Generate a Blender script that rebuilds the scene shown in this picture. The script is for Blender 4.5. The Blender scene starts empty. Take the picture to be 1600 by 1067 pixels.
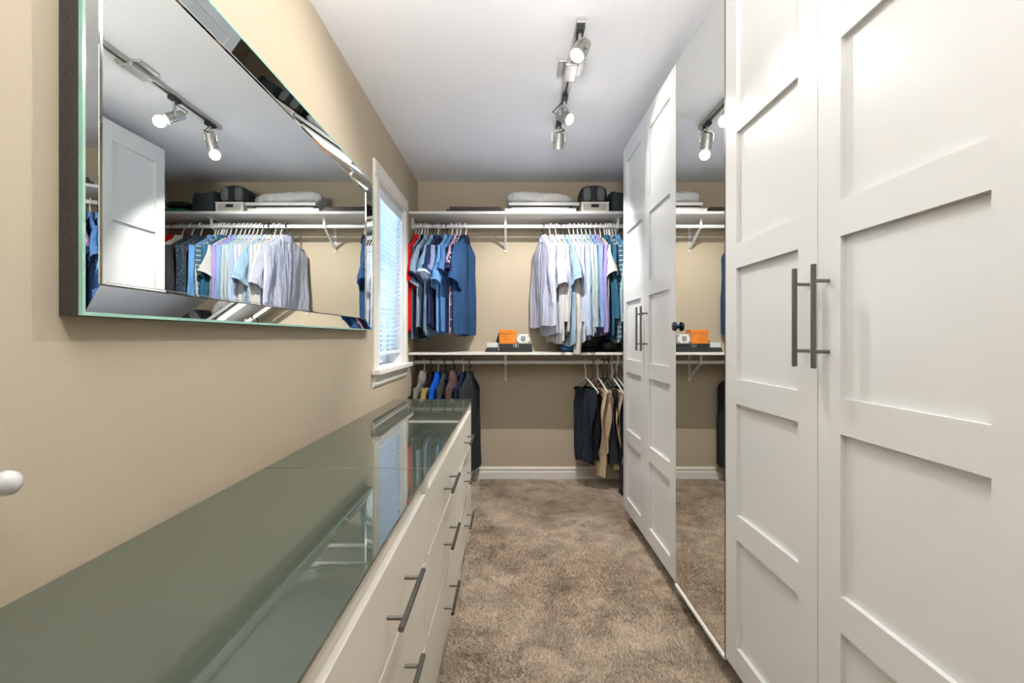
import bpy, bmesh, math, random
import numpy as np
from mathutils import Vector, Matrix
PI = math.pi
R = math.radians
random.seed(7)
S = bpy.context.scene
C = S.collection

# ------------------------------------------------------------------ camera, world, lights, exposure
EYE = 1.159
cd = bpy.data.cameras.new('camera'); cam = bpy.data.objects.new('camera', cd); C.objects.link(cam)
cam.location = (0, 0, EYE); cam.rotation_euler = (PI/2, 0, 0)
cd.sensor_width = 36; cd.lens = 36*778/1600
cd.shift_x = 3/1600; cd.shift_y = -5.5/1600; cd.clip_start = 0.02
S.camera = cam
S.view_settings.view_transform = 'Standard'; S.view_settings.look = 'None'
S.view_settings.gamma = 1; S.view_settings.use_curve_mapping = False
S.view_settings.exposure = 0.03

w = bpy.data.worlds.new('sky'); S.world = w; w.use_nodes = True
nt = w.node_tree; bg = nt.nodes['Background']
bg.inputs[0].default_value = (0.46, 0.66, 1.0, 1); bg.inputs[1].default_value = 0.55

def light(kind, name, loc, aim, power, color, parent=None, **kw):
    l = bpy.data.lights.new(name, kind); l.energy = power; l.color = color
    for k, v in kw.items(): setattr(l, k, v)
    o = bpy.data.objects.new(name, l); C.objects.link(o)
    o.location = loc
    d = Vector(aim) - Vector(loc)
    o.rotation_euler = d.to_track_quat('-Z', 'Y').to_euler()
    return o
# daylight entering by the window, then two added fill lights behind the camera
light('AREA', 'window_daylight', (-1.25, 3.18, 1.75), (0.3, 2.6, 1.3), 36, (0.50, 0.72, 1.0), shape='RECTANGLE', size=0.9, size_y=1.2)
light('AREA', 'bounce_fill', (0.0, -0.20, 1.75), (0.0, 0.40, 2.44), 52, (1.0, 0.985, 0.96), shape='RECTANGLE', size=0.5, size_y=0.5, spread=R(105))  # added up-light, unseen, brightens the ceiling
light('AREA', 'rear_fill', (0.1, -1.15, 1.35), (0.1, 3.0, 1.3), 1.5, (1.0, 0.97, 0.93), shape='RECTANGLE', size=1.3, size_y=2.0)  # added weak fill, no doorway stands behind it
WARM = (1.0, 0.965, 0.92)
LAMPS = [  # mount y, head pivot, aim
    dict(y=2.03, head=(0.285, 2.00, 2.315), aim=(-0.62, 1.30, 0.80), power=46, size=R(150), fill_power=.3),
    dict(y=2.61, head=(0.285, 2.61, 2.315), aim=(1.0, 2.0, 1.75), power=14, size=R(95), fill_power=.3),
    dict(y=2.92, head=(0.285, 2.93, 2.315), aim=(0.22, 3.55, 1.0), power=94, size=R(124), fill_power=.3),
]

# ------------------------------------------------------------------ materials
MATS = {}
def mat(name, color, rough=0.5, metal=0.0, bump=0.0, bscale=60.0, var=0.0, vscale=6.0, spec=0.5, coat=0.0, emis=None, estr=0, sheen=0.0):
    if name in MATS: return MATS[name]
    m = bpy.data.materials.new(name); m.use_nodes = True
    n = m.node_tree.nodes; L = m.node_tree.links; p = n['Principled BSDF']
    p.inputs['Base Color'].default_value = (*color, 1)
    p.inputs['Roughness'].default_value = rough; p.inputs['Metallic'].default_value = metal
    p.inputs['Specular IOR Level'].default_value = spec
    p.inputs['Coat Weight'].default_value = coat
    if sheen: p.inputs['Sheen Weight'].default_value = sheen
    if emis: p.inputs['Emission Color'].default_value = (*emis, 1); p.inputs['Emission Strength'].default_value = estr
    tc = n.new('ShaderNodeTexCoord')
    if bump:
        t = n.new('ShaderNodeTexNoise'); t.inputs['Scale'].default_value = bscale; t.inputs['Detail'].default_value = 4
        b = n.new('ShaderNodeBump'); b.inputs['Strength'].default_value = bump; b.inputs['Distance'].default_value = 0.004
        L.new(tc.outputs['Object'], t.inputs['Vector']); L.new(t.outputs[0], b.inputs['Height']); L.new(b.outputs[0], p.inputs['Normal'])
    if var:
        t = n.new('ShaderNodeTexNoise'); t.inputs['Scale'].default_value = vscale; t.inputs['Detail'].default_value = 5
        r = n.new('ShaderNodeValToRGB')
        r.color_ramp.elements[0].position = 0.3; r.color_ramp.elements[1].position = 0.7
        r.color_ramp.elements[0].color = (*[c*(1-var) for c in color], 1)
        r.color_ramp.elements[1].color = (*[min(1, c*(1+var)) for c in color], 1)
        L.new(tc.outputs['Object'], t.inputs['Vector']); L.new(t.outputs[0], r.inputs[0]); L.new(r.outputs[0], p.inputs['Base Color'])
    MATS[name] = m
    return m

def srgb(r, g, b):
    f = lambda c: (c/255/12.92) if c/255 <= .04045 else ((c/255+.055)/1.055)**2.4
    return (f(r), f(g), f(b))

def pattern_mat(name, c1, c2, kind, scale=60.0):
    if name in MATS: return MATS[name]
    m = mat(name, c1, 0.85, bump=0.3, bscale=400, spec=0.2, sheen=0.2)
    n = m.node_tree.nodes; L = m.node_tree.links; p = n['Principled BSDF']
    tc = n.new('ShaderNodeTexCoord'); mx = n.new('ShaderNodeMix'); mx.data_type = 'RGBA'
    mx.inputs[6].default_value = (*c1, 1); mx.inputs[7].default_value = (*c2, 1)
    def wave(d, sc, th):
        wv = n.new('ShaderNodeTexWave'); wv.wave_type = 'BANDS'; wv.bands_direction = d; wv.inputs['Scale'].default_value = sc
        wv.inputs['Distortion'].default_value = 0.15
        g = n.new('ShaderNodeMath'); g.operation = 'GREATER_THAN'; g.inputs[1].default_value = th
        L.new(tc.outputs['Object'], wv.inputs['Vector']); L.new(wv.outputs[1], g.inputs[0]); return g
    if kind == 'dots':
        v = n.new('ShaderNodeTexVoronoi'); v.inputs['Scale'].default_value = scale
        g = n.new('ShaderNodeMath'); g.operation = 'LESS_THAN'; g.inputs[1].default_value = 0.30
        L.new(tc.outputs['Object'], v.inputs['Vector']); L.new(v.outputs['Distance'], g.inputs[0]); out = g
    elif kind == 'stripe': out = wave('Y', scale, 0.75)
    elif kind == 'band': out = wave('Z', scale, 0.8)
    else:
        a = wave('Y', scale, 0.9); b = wave('Z', scale, 0.9)
        out = n.new('ShaderNodeMath'); out.operation = 'MAXIMUM'; L.new(a.outputs[0], out.inputs[0]); L.new(b.outputs[0], out.inputs[1])
    L.new(out.outputs[0], mx.inputs[0]); L.new(mx.outputs[2], p.inputs['Base Color'])
    return m

M_wall = mat('wall_paint', srgb(184, 171, 149), 0.75, bump=0.12, bscale=220, var=0.02, vscale=1.5, spec=0.3)
M_ceil = mat('ceiling_paint', srgb(238, 239, 243), 0.9, bump=0.35, bscale=160, spec=0.2)
M_trim = mat('trim_paint', srgb(232, 228, 220), 0.4, bump=0.03, bscale=80)
M_lacq = mat('white_lacquer', srgb(207, 207, 204), 0.22, bump=0.02, bscale=30, spec=0.5)
M_lacq_in = mat('white_melamine', srgb(222, 220, 214), 0.4, bump=0.02, bscale=40)
M_dress = mat('dresser_foil', srgb(229, 225, 215), 0.3, bump=0.03, bscale=50)
M_shelf = mat('shelf_melamine', srgb(226, 222, 215), 0.4, bump=0.05, bscale=60)
M_brmet = mat('white_bracket_metal', srgb(225, 225, 222), 0.35, metal=0.0)
M_nickel = mat('brushed_nickel', srgb(122, 118, 112), 0.32, metal=1.0, bump=0.05, bscale=300)
M_satin = mat('satin_steel_lamp', srgb(196, 194, 190), 0.42, metal=1.0, bump=0.04, bscale=200)
M_black = mat('black_plastic', srgb(32, 32, 34), 0.45, bump=0.05)
M_dkstrip = mat('dark_strip', srgb(40, 38, 36), 0.7)
M_mirror = mat('silver_mirror', (0.86, 0.89, 0.87), 0.0, metal=1.0)
M_mirror2 = mat('door_mirror', (0.80, 0.80, 0.77), 0.012, metal=1.0)
M_glassedge = mat('green_glass_edge', srgb(150, 196, 178), 0.12, spec=0.8, var=0.15, vscale=14)
M_mirside = mat('dark_mirror_frame', srgb(66, 62, 58), 0.85, bump=0.6, bscale=400, var=0.15, vscale=200)
M_glasstop = mat('green_tinted_glass', (0.066, 0.080, 0.060), 0.015, spec=0.9, coat=0.0)
M_bulb = mat('lamp_lens', (1, 0.97, 0.9), 0.3, emis=(1, 0.97, 0.92), estr=16)
M_blind = mat('blind_slat_white', srgb(232, 238, 246), 0.45)
M_vinyl = mat('window_vinyl', srgb(225, 232, 240), 0.35)
M_hw = mat('white_hanger', srgb(232, 232, 230), 0.35)
M_hb = mat('black_hanger', srgb(28, 28, 30), 0.35)
M_hbl = mat('pale_blue_hanger', srgb(170, 205, 212), 0.35)
M_hr = mat('brown_hanger', srgb(110, 60, 50), 0.4)
M_hred = mat('red_hanger', srgb(190, 50, 45), 0.4)
M_btn = mat('shirt_button', srgb(120, 118, 125), 0.4)

# carpet
def carpet_mat(name, dark, lite):
    m = bpy.data.materials.new(name); m.use_nodes = True
    n = m.node_tree.nodes; L = m.node_tree.links; p = n['Principled BSDF']
    p.inputs['Roughness'].default_value = 0.95; p.inputs['Specular IOR Level'].default_value = 0.1
    tc = n.new('ShaderNodeTexCoord')
    t1 = n.new('ShaderNodeTexNoise'); t1.inputs['Scale'].default_value = 6.5; t1.inputs['Detail'].default_value = 7; t1.inputs['Roughness'].default_value = 0.62; t1.inputs['Distortion'].default_value = 0.7
    t2 = n.new('ShaderNodeTexNoise'); t2.inputs['Scale'].default_value = 130; t2.inputs['Detail'].default_value = 3
    a = n.new('ShaderNodeMath'); a.operation = 'MULTIPLY_ADD'; a.inputs[1].default_value = 0.6
    b = n.new('ShaderNodeMath'); b.operation = 'MULTIPLY'; b.inputs[1].default_value = 0.4
    r = n.new('ShaderNodeValToRGB')
    r.color_ramp.elements[0].position = 0.34; r.color_ramp.elements[0].color = (*dark, 1)
    r.color_ramp.elements[1].position = 0.62; r.color_ramp.elements[1].color = (*lite, 1)
    L.new(tc.outputs['Object'], t1.inputs['Vector']); L.new(tc.outputs['Object'], t2.inputs['Vector'])
    L.new(t2.outputs[0], b.inputs[0]); L.new(t1.outputs[0], a.inputs[0]); L.new(b.outputs[0], a.inputs[2])
    L.new(a.outputs[0], r.inputs[0]); L.new(r.outputs[0], p.inputs['Base Color'])
    bp = n.new('ShaderNodeBump'); bp.inputs['Strength'].default_value = 0.6; bp.inputs['Distance'].default_value = 0.006
    L.new(t2.outputs[0], bp.inputs['Height']); L.new(bp.outputs[0], p.inputs['Normal'])
    return m
M_carpet = carpet_mat('carpet', srgb(136, 120, 103), srgb(190, 174, 155))
M_pile = carpet_mat('carpet_fibre', srgb(140, 125, 108), srgb(224, 208, 188))

# ------------------------------------------------------------------ mesh helpers
class MB:
    def __init__(s): s.v = []; s.f = []; s.sm = []
    def add(s, vs, fs, smooth=False):
        b = len(s.v); s.v += [tuple(v) for v in vs]; s.f += [tuple(i+b for i in f) for f in fs]; s.sm += [smooth]*len(fs)
    def box(s, x0, x1, y0, y1, z0, z1):
        s.add([(x0,y0,z0),(x1,y0,z0),(x1,y1,z0),(x0,y1,z0),(x0,y0,z1),(x1,y0,z1),(x1,y1,z1),(x0,y1,z1)],
              [(0,3,2,1),(4,5,6,7),(0,1,5,4),(1,2,6,5),(2,3,7,6),(3,0,4,7)])
        return s
    def tube(s, pts, r, n=8, closed=False, flat=1.0):
        pts = [Vector(p) for p in pts]; rings = []
        up = None
        for i, p in enumerate(pts):
            t = (pts[min(i+1, len(pts)-1)] - pts[max(i-1, 0)]).normalized()
            if up is None: up = t.orthogonal().normalized()
            up = (up - t*up.dot(t)).normalized(); sd = t.cross(up)
            rr = r[i] if isinstance(r, (list, tuple)) else r
            rings.append([p + up*math.cos(2*PI*k/n)*rr + sd*math.sin(2*PI*k/n)*rr*flat for k in range(n)])
        vs = [v for ring in rings for v in ring]; fs = []
        for i in range(len(pts)-1):
            for k in range(n): fs.append((i*n+k, i*n+(k+1) % n, (i+1)*n+(k+1) % n, (i+1)*n+k))
        fs.append(tuple(range(n-1, -1, -1))); fs.append(tuple((len(pts)-1)*n+k for k in range(n)))
        s.add(vs, fs, True); return s
    def lathe(s, prof, n=24, origin=(0,0,0), axis=(0,0,1)):
        q = Vector((0,0,1)).rotation_difference(Vector(axis).normalized()); o = Vector(origin)
        vs = []
        for r_, z in prof:
            for k in range(n): vs.append(o + q @ Vector((r_*math.cos(2*PI*k/n), r_*math.sin(2*PI*k/n), z)))
        fs = []
        for i in range(len(prof)-1):
            for k in range(n): fs.append((i*n+k, i*n+(k+1) % n, (i+1)*n+(k+1) % n, (i+1)*n+k))
        fs.append(tuple(range(n-1, -1, -1))); fs.append(tuple((len(prof)-1)*n+k for k in range(n)))
        s.add(vs, fs, True); return s
    def loft(s, rings, cap0=True, cap1=True):
        n = len(rings[0]); vs = [v for r_ in rings for v in r_]; fs = []
        for i in range(len(rings)-1):
            for k in range(n): fs.append((i*n+k, i*n+(k+1) % n, (i+1)*n+(k+1) % n, (i+1)*n+k))
        if cap0: fs.append(tuple(range(n-1, -1, -1)))
        if cap1: fs.append(tuple((len(rings)-1)*n+k for k in range(n)))
        s.add(vs, fs, True); return s
    def prism(s, poly, a0, a1, axis='y'):
        n = len(poly)
        def pt(p, a):
            if axis == 'y': return (p[0], a, p[1])
            if axis == 'x': return (a, p[0], p[1])
            return (p[0], p[1], a)
        vs = [pt(p, a0) for p in poly] + [pt(p, a1) for p in poly]
        fs = [tuple(range(n)), tuple(range(2*n-1, n-1, -1))] + [(i, i+n, (i+1) % n+n, (i+1) % n) for i in range(n)]
        s.add(vs, fs); return s
    def build(s, name, m, parent=None, bevel=0.0, segs=2, autos=True):
        me = bpy.data.meshes.new(name); me.from_pydata(s.v, [], s.f)
        bm = bmesh.new(); bm.from_mesh(me)
        for f, sm in zip(bm.faces, s.sm): f.smooth = sm
        bmesh.ops.recalc_face_normals(bm, faces=bm.faces)
        if bevel:
            bmesh.ops.bevel(bm, geom=list(bm.edges), offset=bevel, segments=segs, affect='EDGES', clamp_overlap=True, profile=0.6)
        for e in bm.edges:
            if len(e.link_faces) == 2 and e.calc_face_angle(0) > R(48): e.smooth = False
        bm.to_mesh(me); bm.free()
        me.materials.append(m)
        o = bpy.data.objects.new(name, me); C.objects.link(o)
        if parent is not None: o.parent = parent
        return o

def tag(o, label=None, cat=None, group=None, kind=None):
    if label: o['label'] = label
    if cat: o['category'] = cat
    if group: o['group'] = group
    if kind: o['kind'] = kind
    return o
def thing(name, loc=(0,0,0), rz=0, label=None, cat=None, group=None, kind=None):
    o = bpy.data.objects.new(name, None); C.objects.link(o); o.location = loc; o.rotation_euler = (0, 0, rz)
    o.empty_display_size = 0.05
    return tag(o, label, cat, group, kind)
def box(name, dims, m, parent=None, bevel=0.002, **k):
    return MB().box(*dims).build(name, m, parent, bevel)
def copyobj(o, loc=None, parent=None):
    c = o.copy(); C.objects.link(c)
    if loc is not None: c.location = loc
    c.parent = parent if parent is not None else o.parent
    return c

# ------------------------------------------------------------------ room
XL, XR, YB, YF, H = -0.759, 1.34, 4.10, -1.25, 2.44
WY0, WY1, WZ0, WZ1 = 2.83, 3.53, 0.985, 2.06
def struct(o): o['kind'] = 'structure'; return o
struct(MB().box(-0.95, XR+.1, YF, YB+.1, -0.08, 0).build('floor', M_carpet))
struct(MB().box(-0.95, XR+.1, YF, YB+.1, H, H+.08).build('ceiling', M_ceil))
struct(MB().box(-0.95, XR+.1, YB, YB+.12, 0, H).build('wall_back', M_wall))
struct(MB().box(XR, XR+.12, YF, YB, 0, H).build('wall_right', M_wall))
wl = MB(); XO = -0.90
wl.box(XO, XL, YF, WY0, 0, H); wl.box(XO, XL, WY1, YB, 0, H); wl.box(XO, XL, WY0, WY1, 0, .9545); wl.box(XO, XL, WY0, WY1, WZ1, H)
struct(wl.build('wall_left', M_wall))
struct(MB().box(-0.95, XR+.1, YF-.12, YF, 0, H).build('wall_front', M_wall))
def base_prof(h=0.1):
    return [(0, 0), (0.018, 0), (0.018, h*.58), (0.008, h*.64), (0.008, h*.72), (0.013, h*.76), (0.013, h*.88), (0.007, h), (0, h)]
def baseboard(name, side):
    m = MB()
    if side == 'back': m.prism([(YB-a, b) for a, b in base_prof()], XL, XR, 'x')
    if side == 'left': m.prism([(XL+a, b) for a, b in base_prof()], YF, YB-.015, 'y')
    if side == 'right': m.prism([(XR-a, b) for a, b in base_prof()], YF, YB-.015, 'y')
    struct(m.build(name, M_trim))
for s_ in ('back', 'left', 'right'): baseboard('baseboard_'+s_, s_)

# carpet pile: fibres, part of the floor
N = 150000
rng = np.random.default_rng(3)
px = rng.uniform(-0.24, 0.80, N); py = 1.25 + (YB-1.27)*rng.uniform(0, 1, N)**1.15
ang = rng.uniform(0, 2*PI, N); hh = rng.uniform(.006, .013, N); wd = rng.uniform(.0012, .0026, N)
lean = rng.normal(0, .0045, (N, 2))
lean[:, 0] += .004*np.sin(px*9+py*3.1+np.sin(py*5)); lean[:, 1] += .004*np.cos(py*6+px*4+np.sin(px*8))
V = np.zeros((N, 3, 3))
V[:, 0, 0] = px-np.cos(ang)*wd; V[:, 0, 1] = py-np.sin(ang)*wd
V[:, 1, 0] = px+np.cos(ang)*wd; V[:, 1, 1] = py+np.sin(ang)*wd
V[:, 2, 0] = px+lean[:, 0]; V[:, 2, 1] = py+lean[:, 1]; V[:, 2, 2] = hh
me = bpy.data.meshes.new('carpet_pile')
me.vertices.add(3*N); me.vertices.foreach_set('co', V.ravel())
me.loops.add(3*N); me.loops.foreach_set('vertex_index', np.arange(3*N, dtype=np.int32))
me.polygons.add(N); me.polygons.foreach_set('loop_start', np.arange(0, 3*N, 3, dtype=np.int32))
me.update(calc_edges=True); me.materials.append(M_pile)
pile = bpy.data.objects.new('carpet_pile', me); C.objects.link(pile); pile['kind'] = 'stuff'
pile.parent = bpy.data.objects['floor']

# ------------------------------------------------------------------ window and blind
win = thing('window_1', (0, 0, 0), kind='structure')
XC = XL + 0.02
def casing(y0, y1, z0, z1, vertical):
    m = MB(); m.box(XL, XC-.006, y0, y1, z0, z1)
    if vertical: m.box(XC-.007, XC, y0+.012, y1-.012, z0, z1)
    else: m.box(XC-.007, XC, y0, y1, z0+.012, z1-.012)
    return m.build('casing', M_trim, win, 0.003)
casing(2.745, 2.83, 0.985, 2.06, True); casing(WY1, 3.615, 0.985, 2.06, True); casing(2.745, 3.615, 2.0605, 2.155, False)
box('sill', (XL+.0005, XL+.052, 2.72, 3.64, 0.955, 0.985), M_trim, win, 0.006)
box('sill_board', (XO, XL+.010, WY0+.0005, WY1-.0005, 0.955, 0.9849), M_trim, win, 0)
m = MB(); m.prism([(XL, .955), (XL+.028, .955), (XL+.024, .935), (XL+.014, .925), (XL+.016, .900), (XL+.008, .885), (XL, .885)], 2.745, 3.615, 'y')
m.build('apron', M_trim, win)
# jamb liners
for d in ((XO, XL, WY0-.001, WY0+.012, WZ0, WZ1), (XO, XL, WY1-.012, WY1+.001, WZ0, WZ1), (XO, XL, WY0, WY1, WZ1-.012, WZ1+.001)):
    box('jamb', d, M_trim, win, 0)
gx0, gx1 = -0.895, -0.862
for d in ((gx0, gx1, WY0+.012, WY0+.06, WZ0, WZ1-.012), (gx0, gx1, WY1-.06, WY1-.012, WZ0, WZ1-.012),
          (gx0, gx1, WY0+.06, WY1-.06, WZ0, WZ0+.055), (gx0, gx1, WY0+.06, WY1-.06, WZ1-.067, WZ1-.012)):
    box('sash', d, M_vinyl, win, 0.004)
for yy in (3.03, 3.18, 3.33): box('muntin', (-0.886, -0.872, yy-.009, yy+.009, WZ0+.055, WZ1-.067), M_vinyl, win, 0)
for zz in (1.33, 1.66): box('muntin', (-0.8855, -0.8725, WY0+.06, WY1-.06, zz-.009, zz+.009), M_vinyl, win, 0)
g = bpy.data.materials.new('window_glass'); g.use_nodes = True
gp = g.node_tree.nodes['Principled BSDF']; gp.inputs['Transmission Weight'].default_value = 1; gp.inputs['Roughness'].default_value = 0; gp.inputs['IOR'].default_value = 1.1
gp.inputs['Base Color'].default_value = (.95, .98, 1, 1)
box('glass', (-0.881, -0.877, WY0+.055, WY1-.055, WZ0+.05, WZ1-.06), g, win, 0)
# crank handle
cr = MB(); cr.box(-0.862, -0.835, 3.05, 3.16, 0.986, 1.012)
cr.tube([(-0.835, 3.10, 1.005), (-0.80, 3.10, 1.012), (-0.79, 3.02, 1.022), (-0.785, 2.96, 1.03)], 0.008)
cr.lathe([(0.004, 0), (0.012, .004), (0.012, .02), (0.004, .026)], 12, (-0.783, 2.955, 1.015))
cr.build('crank_handle', M_vinyl, win)

bl = thing('window_blind', (-0.795, (WY0+WY1)/2, 2.03), label='white horizontal slat blind hanging inside the window frame, lowered nearly to the sill', cat='blind')
BW = (WY1-WY0)/2-.016
box('headrail', (-0.03, 0.03, -BW, BW, -0.045, 0.017), M_blind, bl, 0.004)
sl = MB(); n_ = 5; a = R(18); ring0 = []
for i in range(n_+1):
    u = (i/n_-.5)*.046; zc = .0035*(1-(2*i/n_-1)**2)
    ring0.append((u*math.cos(a), zc + u*math.sin(a)))
poly = ring0 + [(x, z-.0025) for x, z in reversed(ring0)]
sl.prism(poly, -BW, BW, 'y'); slat = sl.build('slat', M_blind, bl)
NS = 30; z_top, z_bot = -0.075, -0.93
for i in range(NS):
    o = slat if i == 0 else copyobj(slat)
    o.location = (0, 0, z_top + (z_bot-z_top)*i/(NS-1))
box('bottom_rail', (-0.026, 0.026, -BW, BW, z_bot-.045, z_bot-.026), M_blind, bl, 0.004)
for yy in (-.22, .0, .22):
    for xx in (-.024, .024):
        MB().box(xx-.0009, xx+.0009, yy-.0012, yy+.0012, z_bot-.03, -.04).build('ladder_cord', M_blind, bl)
MB().tube([(0.033, -.27, -.03), (0.034, -.27, -.35), (0.035, -.272, -.62)], 0.004, 6).build('tilt_wand', M_blind, bl)

# ------------------------------------------------------------------ wardrobes on the right
XW = 0.72; ZB, ZT = 0.094, 2.352
def bar_handle(name, parent, centre, out, along, length=0.235, posts=0.16, r=0.006, so=0.035):
    """bar along 'along' standing off from a face whose outward normal is 'out'; centre lies on the face"""
    c = Vector(centre); o_ = Vector(out); a_ = Vector(along); m = MB()
    m.tube([c+o_*so-a_*length/2, c+o_*so+a_*length/2], r, 14)
    for s_ in (-1, 1): m.tube([c+a_*s_*posts/2, c+a_*s_*posts/2+o_*so], r*.72, 10)
    return m.build(name, M_nickel, parent)
def panel_door(parent, y0, y1, handle_y=None, lbl=None):
    g_ = 0.0015; y0 += g_; y1 -= g_
    x0, x1 = XW, XW+.018; st = 0.0785
    m = MB()
    m.box(x0+.012, x1, y0, y1, ZB, ZT)
    d = m.build('door', M_lacq, parent, 0)
    f = MB()
    f.box(x0, x0+.0122, y0, y0+st, ZB, ZT); f.box(x0, x0+.0122, y1-st, y1, ZB, ZT)
    for za, zb in [(ZB, .172)] + [(.085+.432*i, .085+.432*i+.079) for i in (1, 2, 3, 4)] + [(2.248, ZT)]:
        f.box(x0, x0+.0122, y0+st, y1-st, za, zb)
    f.build('door_frame', M_lacq, d, 0)
    if handle_y is not None:
        bar_handle('handle', d, (x0, handle_y, 1.208), (-1, 0, 0), (0, 0, 1))
    return d
def cabinet(y0, y1, label):
    t = thing('wardrobe', (0, 0, 0), label=label, cat='wardrobe', group='wardrobes along the right wall')
    c = MB()
    for ya, yb in ((y0+.0005, y0+.0185), (y1-.0185, y1-.0005)):
        c.box(XW+.022, XR-.02, ya, yb, 0.088, 2.36); c.box(XW+.09, XR-.02, ya, yb, 0.0, .088)
    c.box(XW+.022, XR-.02, y0+.0185, y1-.0185, 2.342, 2.36); c.box(XW+.022, XR-.02, y0+.0185, y1-.0185, .07, .088)
    c.box(XR-.03, XR-.02, y0+.0185, y1-.0185, .088, 2.342)
    c.build('carcass', M_lacq_in, t)
    box('plinth', (XW+.085, XW+.097, y0+.0185, y1-.0185, 0.0, .07), M_lacq_in, t, 0)
    return t
A = cabinet(2.165, 3.165, 'tall white panelled double-door wardrobe at the far end, beside the hanging shirts')
panel_door(A, 2.665, 3.165, 2.700); panel_door(A, 2.165, 2.665, 2.610)
B = cabinet(1.665, 2.165, 'narrow tall wardrobe with a full height mirror door, between the two panelled wardrobes')
dm = box('door', (XW+.004, XW+.018, 1.668, 2.162, ZB, ZT), M_lacq_in, B, 0)
box('mirror_panel', (XW, XW+.004, 1.669, 2.161, ZB+.002, ZT-.002), M_mirror2, dm, 0)
box('edge_strip', (XW-.0015, XW+.006, 1.6655, 1.6685, ZB, ZT), M_nickel, dm, 0)
box('bottom_trim', (XW-.005, XW+.016, 1.6665, 2.1635, ZB-.012, ZB+.001), M_trim, dm, .002)
kb = MB(); kb.lathe([(0.009, 0), (0.009, .006), (0.018, .009), (0.0195, .011), (0.0195, .018), (0.017, .022), (0.006, .023)], 24, (XW, 2.135, 1.208), (-1, 0, 0))
kb.build('knob', mat('dark_blue_knob', srgb(24, 44, 60), 0.12, metal=0.6), dm)
Cb = cabinet(0.665, 1.665, 'tall white panelled double-door wardrobe nearest the viewer, with long bar handles')
panel_door(Cb, 1.165, 1.665, 1.199); panel_door(Cb, 0.665, 1.165, 1.124)
# ------------------------------------------------------------------ dressers with glass tops
XF, XBK = -0.236, -0.700
def dresser(y0, y1, label):
    t = thing('dresser', (0, 0, 0), label=label, cat='dresser', group='white dressers along the left wall')
    c = MB(); e = .0008
    c.box(XBK, XF, y0+e, y0+.02, 0, .760); c.box(XBK, XF, y1-.02, y1-e, 0, .760)
    ym = (y0+y1)/2
    c.box(XBK, XF-.02, ym-.009, ym+.009, .06, .760)
    c.box(XBK, XBK+.006, y0+.02, y1-.02, .03, .760)
    c.box(XF-.05, XF-.022, y0+.02, y1-.02, 0.0, .05)
    c.build('carcass', M_dress, t, 0.0008, 1)
    box('top', (XBK, XF, y0+e, y1-e, .7605, .7815), M_dress, t, 0.0015)
    box('top_rail', (XF-.035, XF-.014, y0+.02, y1-.02, .716, .7603), M_dress, t, 0)
    rows = [(.540, .722), (.304, .534), (.052, .298)]
    hz = [.622, .424, .196]
    for (ya, yb) in ((y0+.0215, ym-.0015), (ym+.0015, y1-.0215)):
        for (za, zb), hzz in zip(rows, hz):
            d = box('drawer', (XF-.018, XF, ya, yb, za, zb), M_dress, t, 0.0018)
            bar_handle('handle', d, (XF, (ya+yb)/2+.03, hzz), (1, 0, 0), (0, 1, 0))
    return t
dresser(1.415, 3.015, 'white six-drawer dresser at the far end of the left wall, under the window')
dresser(-.185, 1.415, 'white six-drawer dresser nearest the viewer, below the large mirror')
for y0, y1, lb in ((1.4165, 3.018, 'dark green glass panel covering the far dresser, reflecting the window'),
                   (-.185, 1.4135, 'dark green glass panel covering the near dresser')):
    o = MB().box(XBK, -.2285, y0, y1, .7825, .7885).build('glass_panel', M_glasstop, None, .0008, 1)
    tag(o, lb, 'glass panel', 'glass tops of the dressers')

# ------------------------------------------------------------------ wall mirror with bevelled mirror frame
mr = thing('wall_mirror', (XL, 1.73, 1.58), label='large rectangular wall mirror with a sloping mirrored border, above the near dresser', cat='mirror')
y0, y1, z0, z1 = .837-1.73, 2.615-1.73, 1.197-1.58, 1.968-1.58
fw = .058; xo, xi = .039, .021
box('backing', (0.0005, .030, y0+.001, y1-.001, z0+.001, z1-.001), M_mirside, mr, 0).location = (0, 0, 0)
# backing is cut low behind the inner mirror: replace by ring + plate
bpy.data.objects.remove(bpy.data.objects['backing'])
bk = MB(); bk.box(.0005, xi-.004, y0, y1, z0, z1)
for d in ((y0, y0+.012, z0, z1), (y1-.012, y1, z0, z1), (y0+.012, y1-.012, z0, z0+.012), (y0+.012, y1-.012, z1-.012, z1)): bk.box(xi-.0045, xo-.0055, *d)
bk.build('backing', M_mirside, mr)
iy0, iy1, iz0, iz1 = y0+fw, y1-fw-.01, z0+fw, z1-fw
MB().box(xi-.003, xi+.001, iy0, iy1, iz0, iz1).build('mirror_glass', M_mirror, mr)
MB().box(xi-.0035, xi+.0005, iy0-.006, iy1+.006, iz0-.006, iz1+.006).build('dark_inner_edge', M_mirside, mr)
def strip(o0, o1, i0, i1):
    """sloping mirror strip: outer edge o0-o1, inner edge i0-i1 (y,z)"""
    m = MB(); t_ = .004
    P = [(xo, *o0), (xo, *o1), (xi+.002, *i1), (xi+.002, *i0)]
    Q = [(p[0]-t_, p[1], p[2]) for p in P]
    m.add(P+Q, [(0,1,2,3), (7,6,5,4), (0,4,5,1), (1,5,6,2), (2,6,7,3), (3,7,4,0)])
    return m.build('frame_mirror', M_mirror, mr)
e = .006; gpn = .0012
O = [(y0+e, z0+e), (y1-e, z0+e), (y1-e, z1-e), (y0+e, z1-e)]; I = [(iy0-gpn, iz0-gpn), (iy1+gpn, iz0-gpn), (iy1+gpn, iz1+gpn), (iy0-gpn, iz1+gpn)]
for k in range(4): strip(O[k], O[(k+1) % 4], I[k], I[(k+1) % 4])
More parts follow.
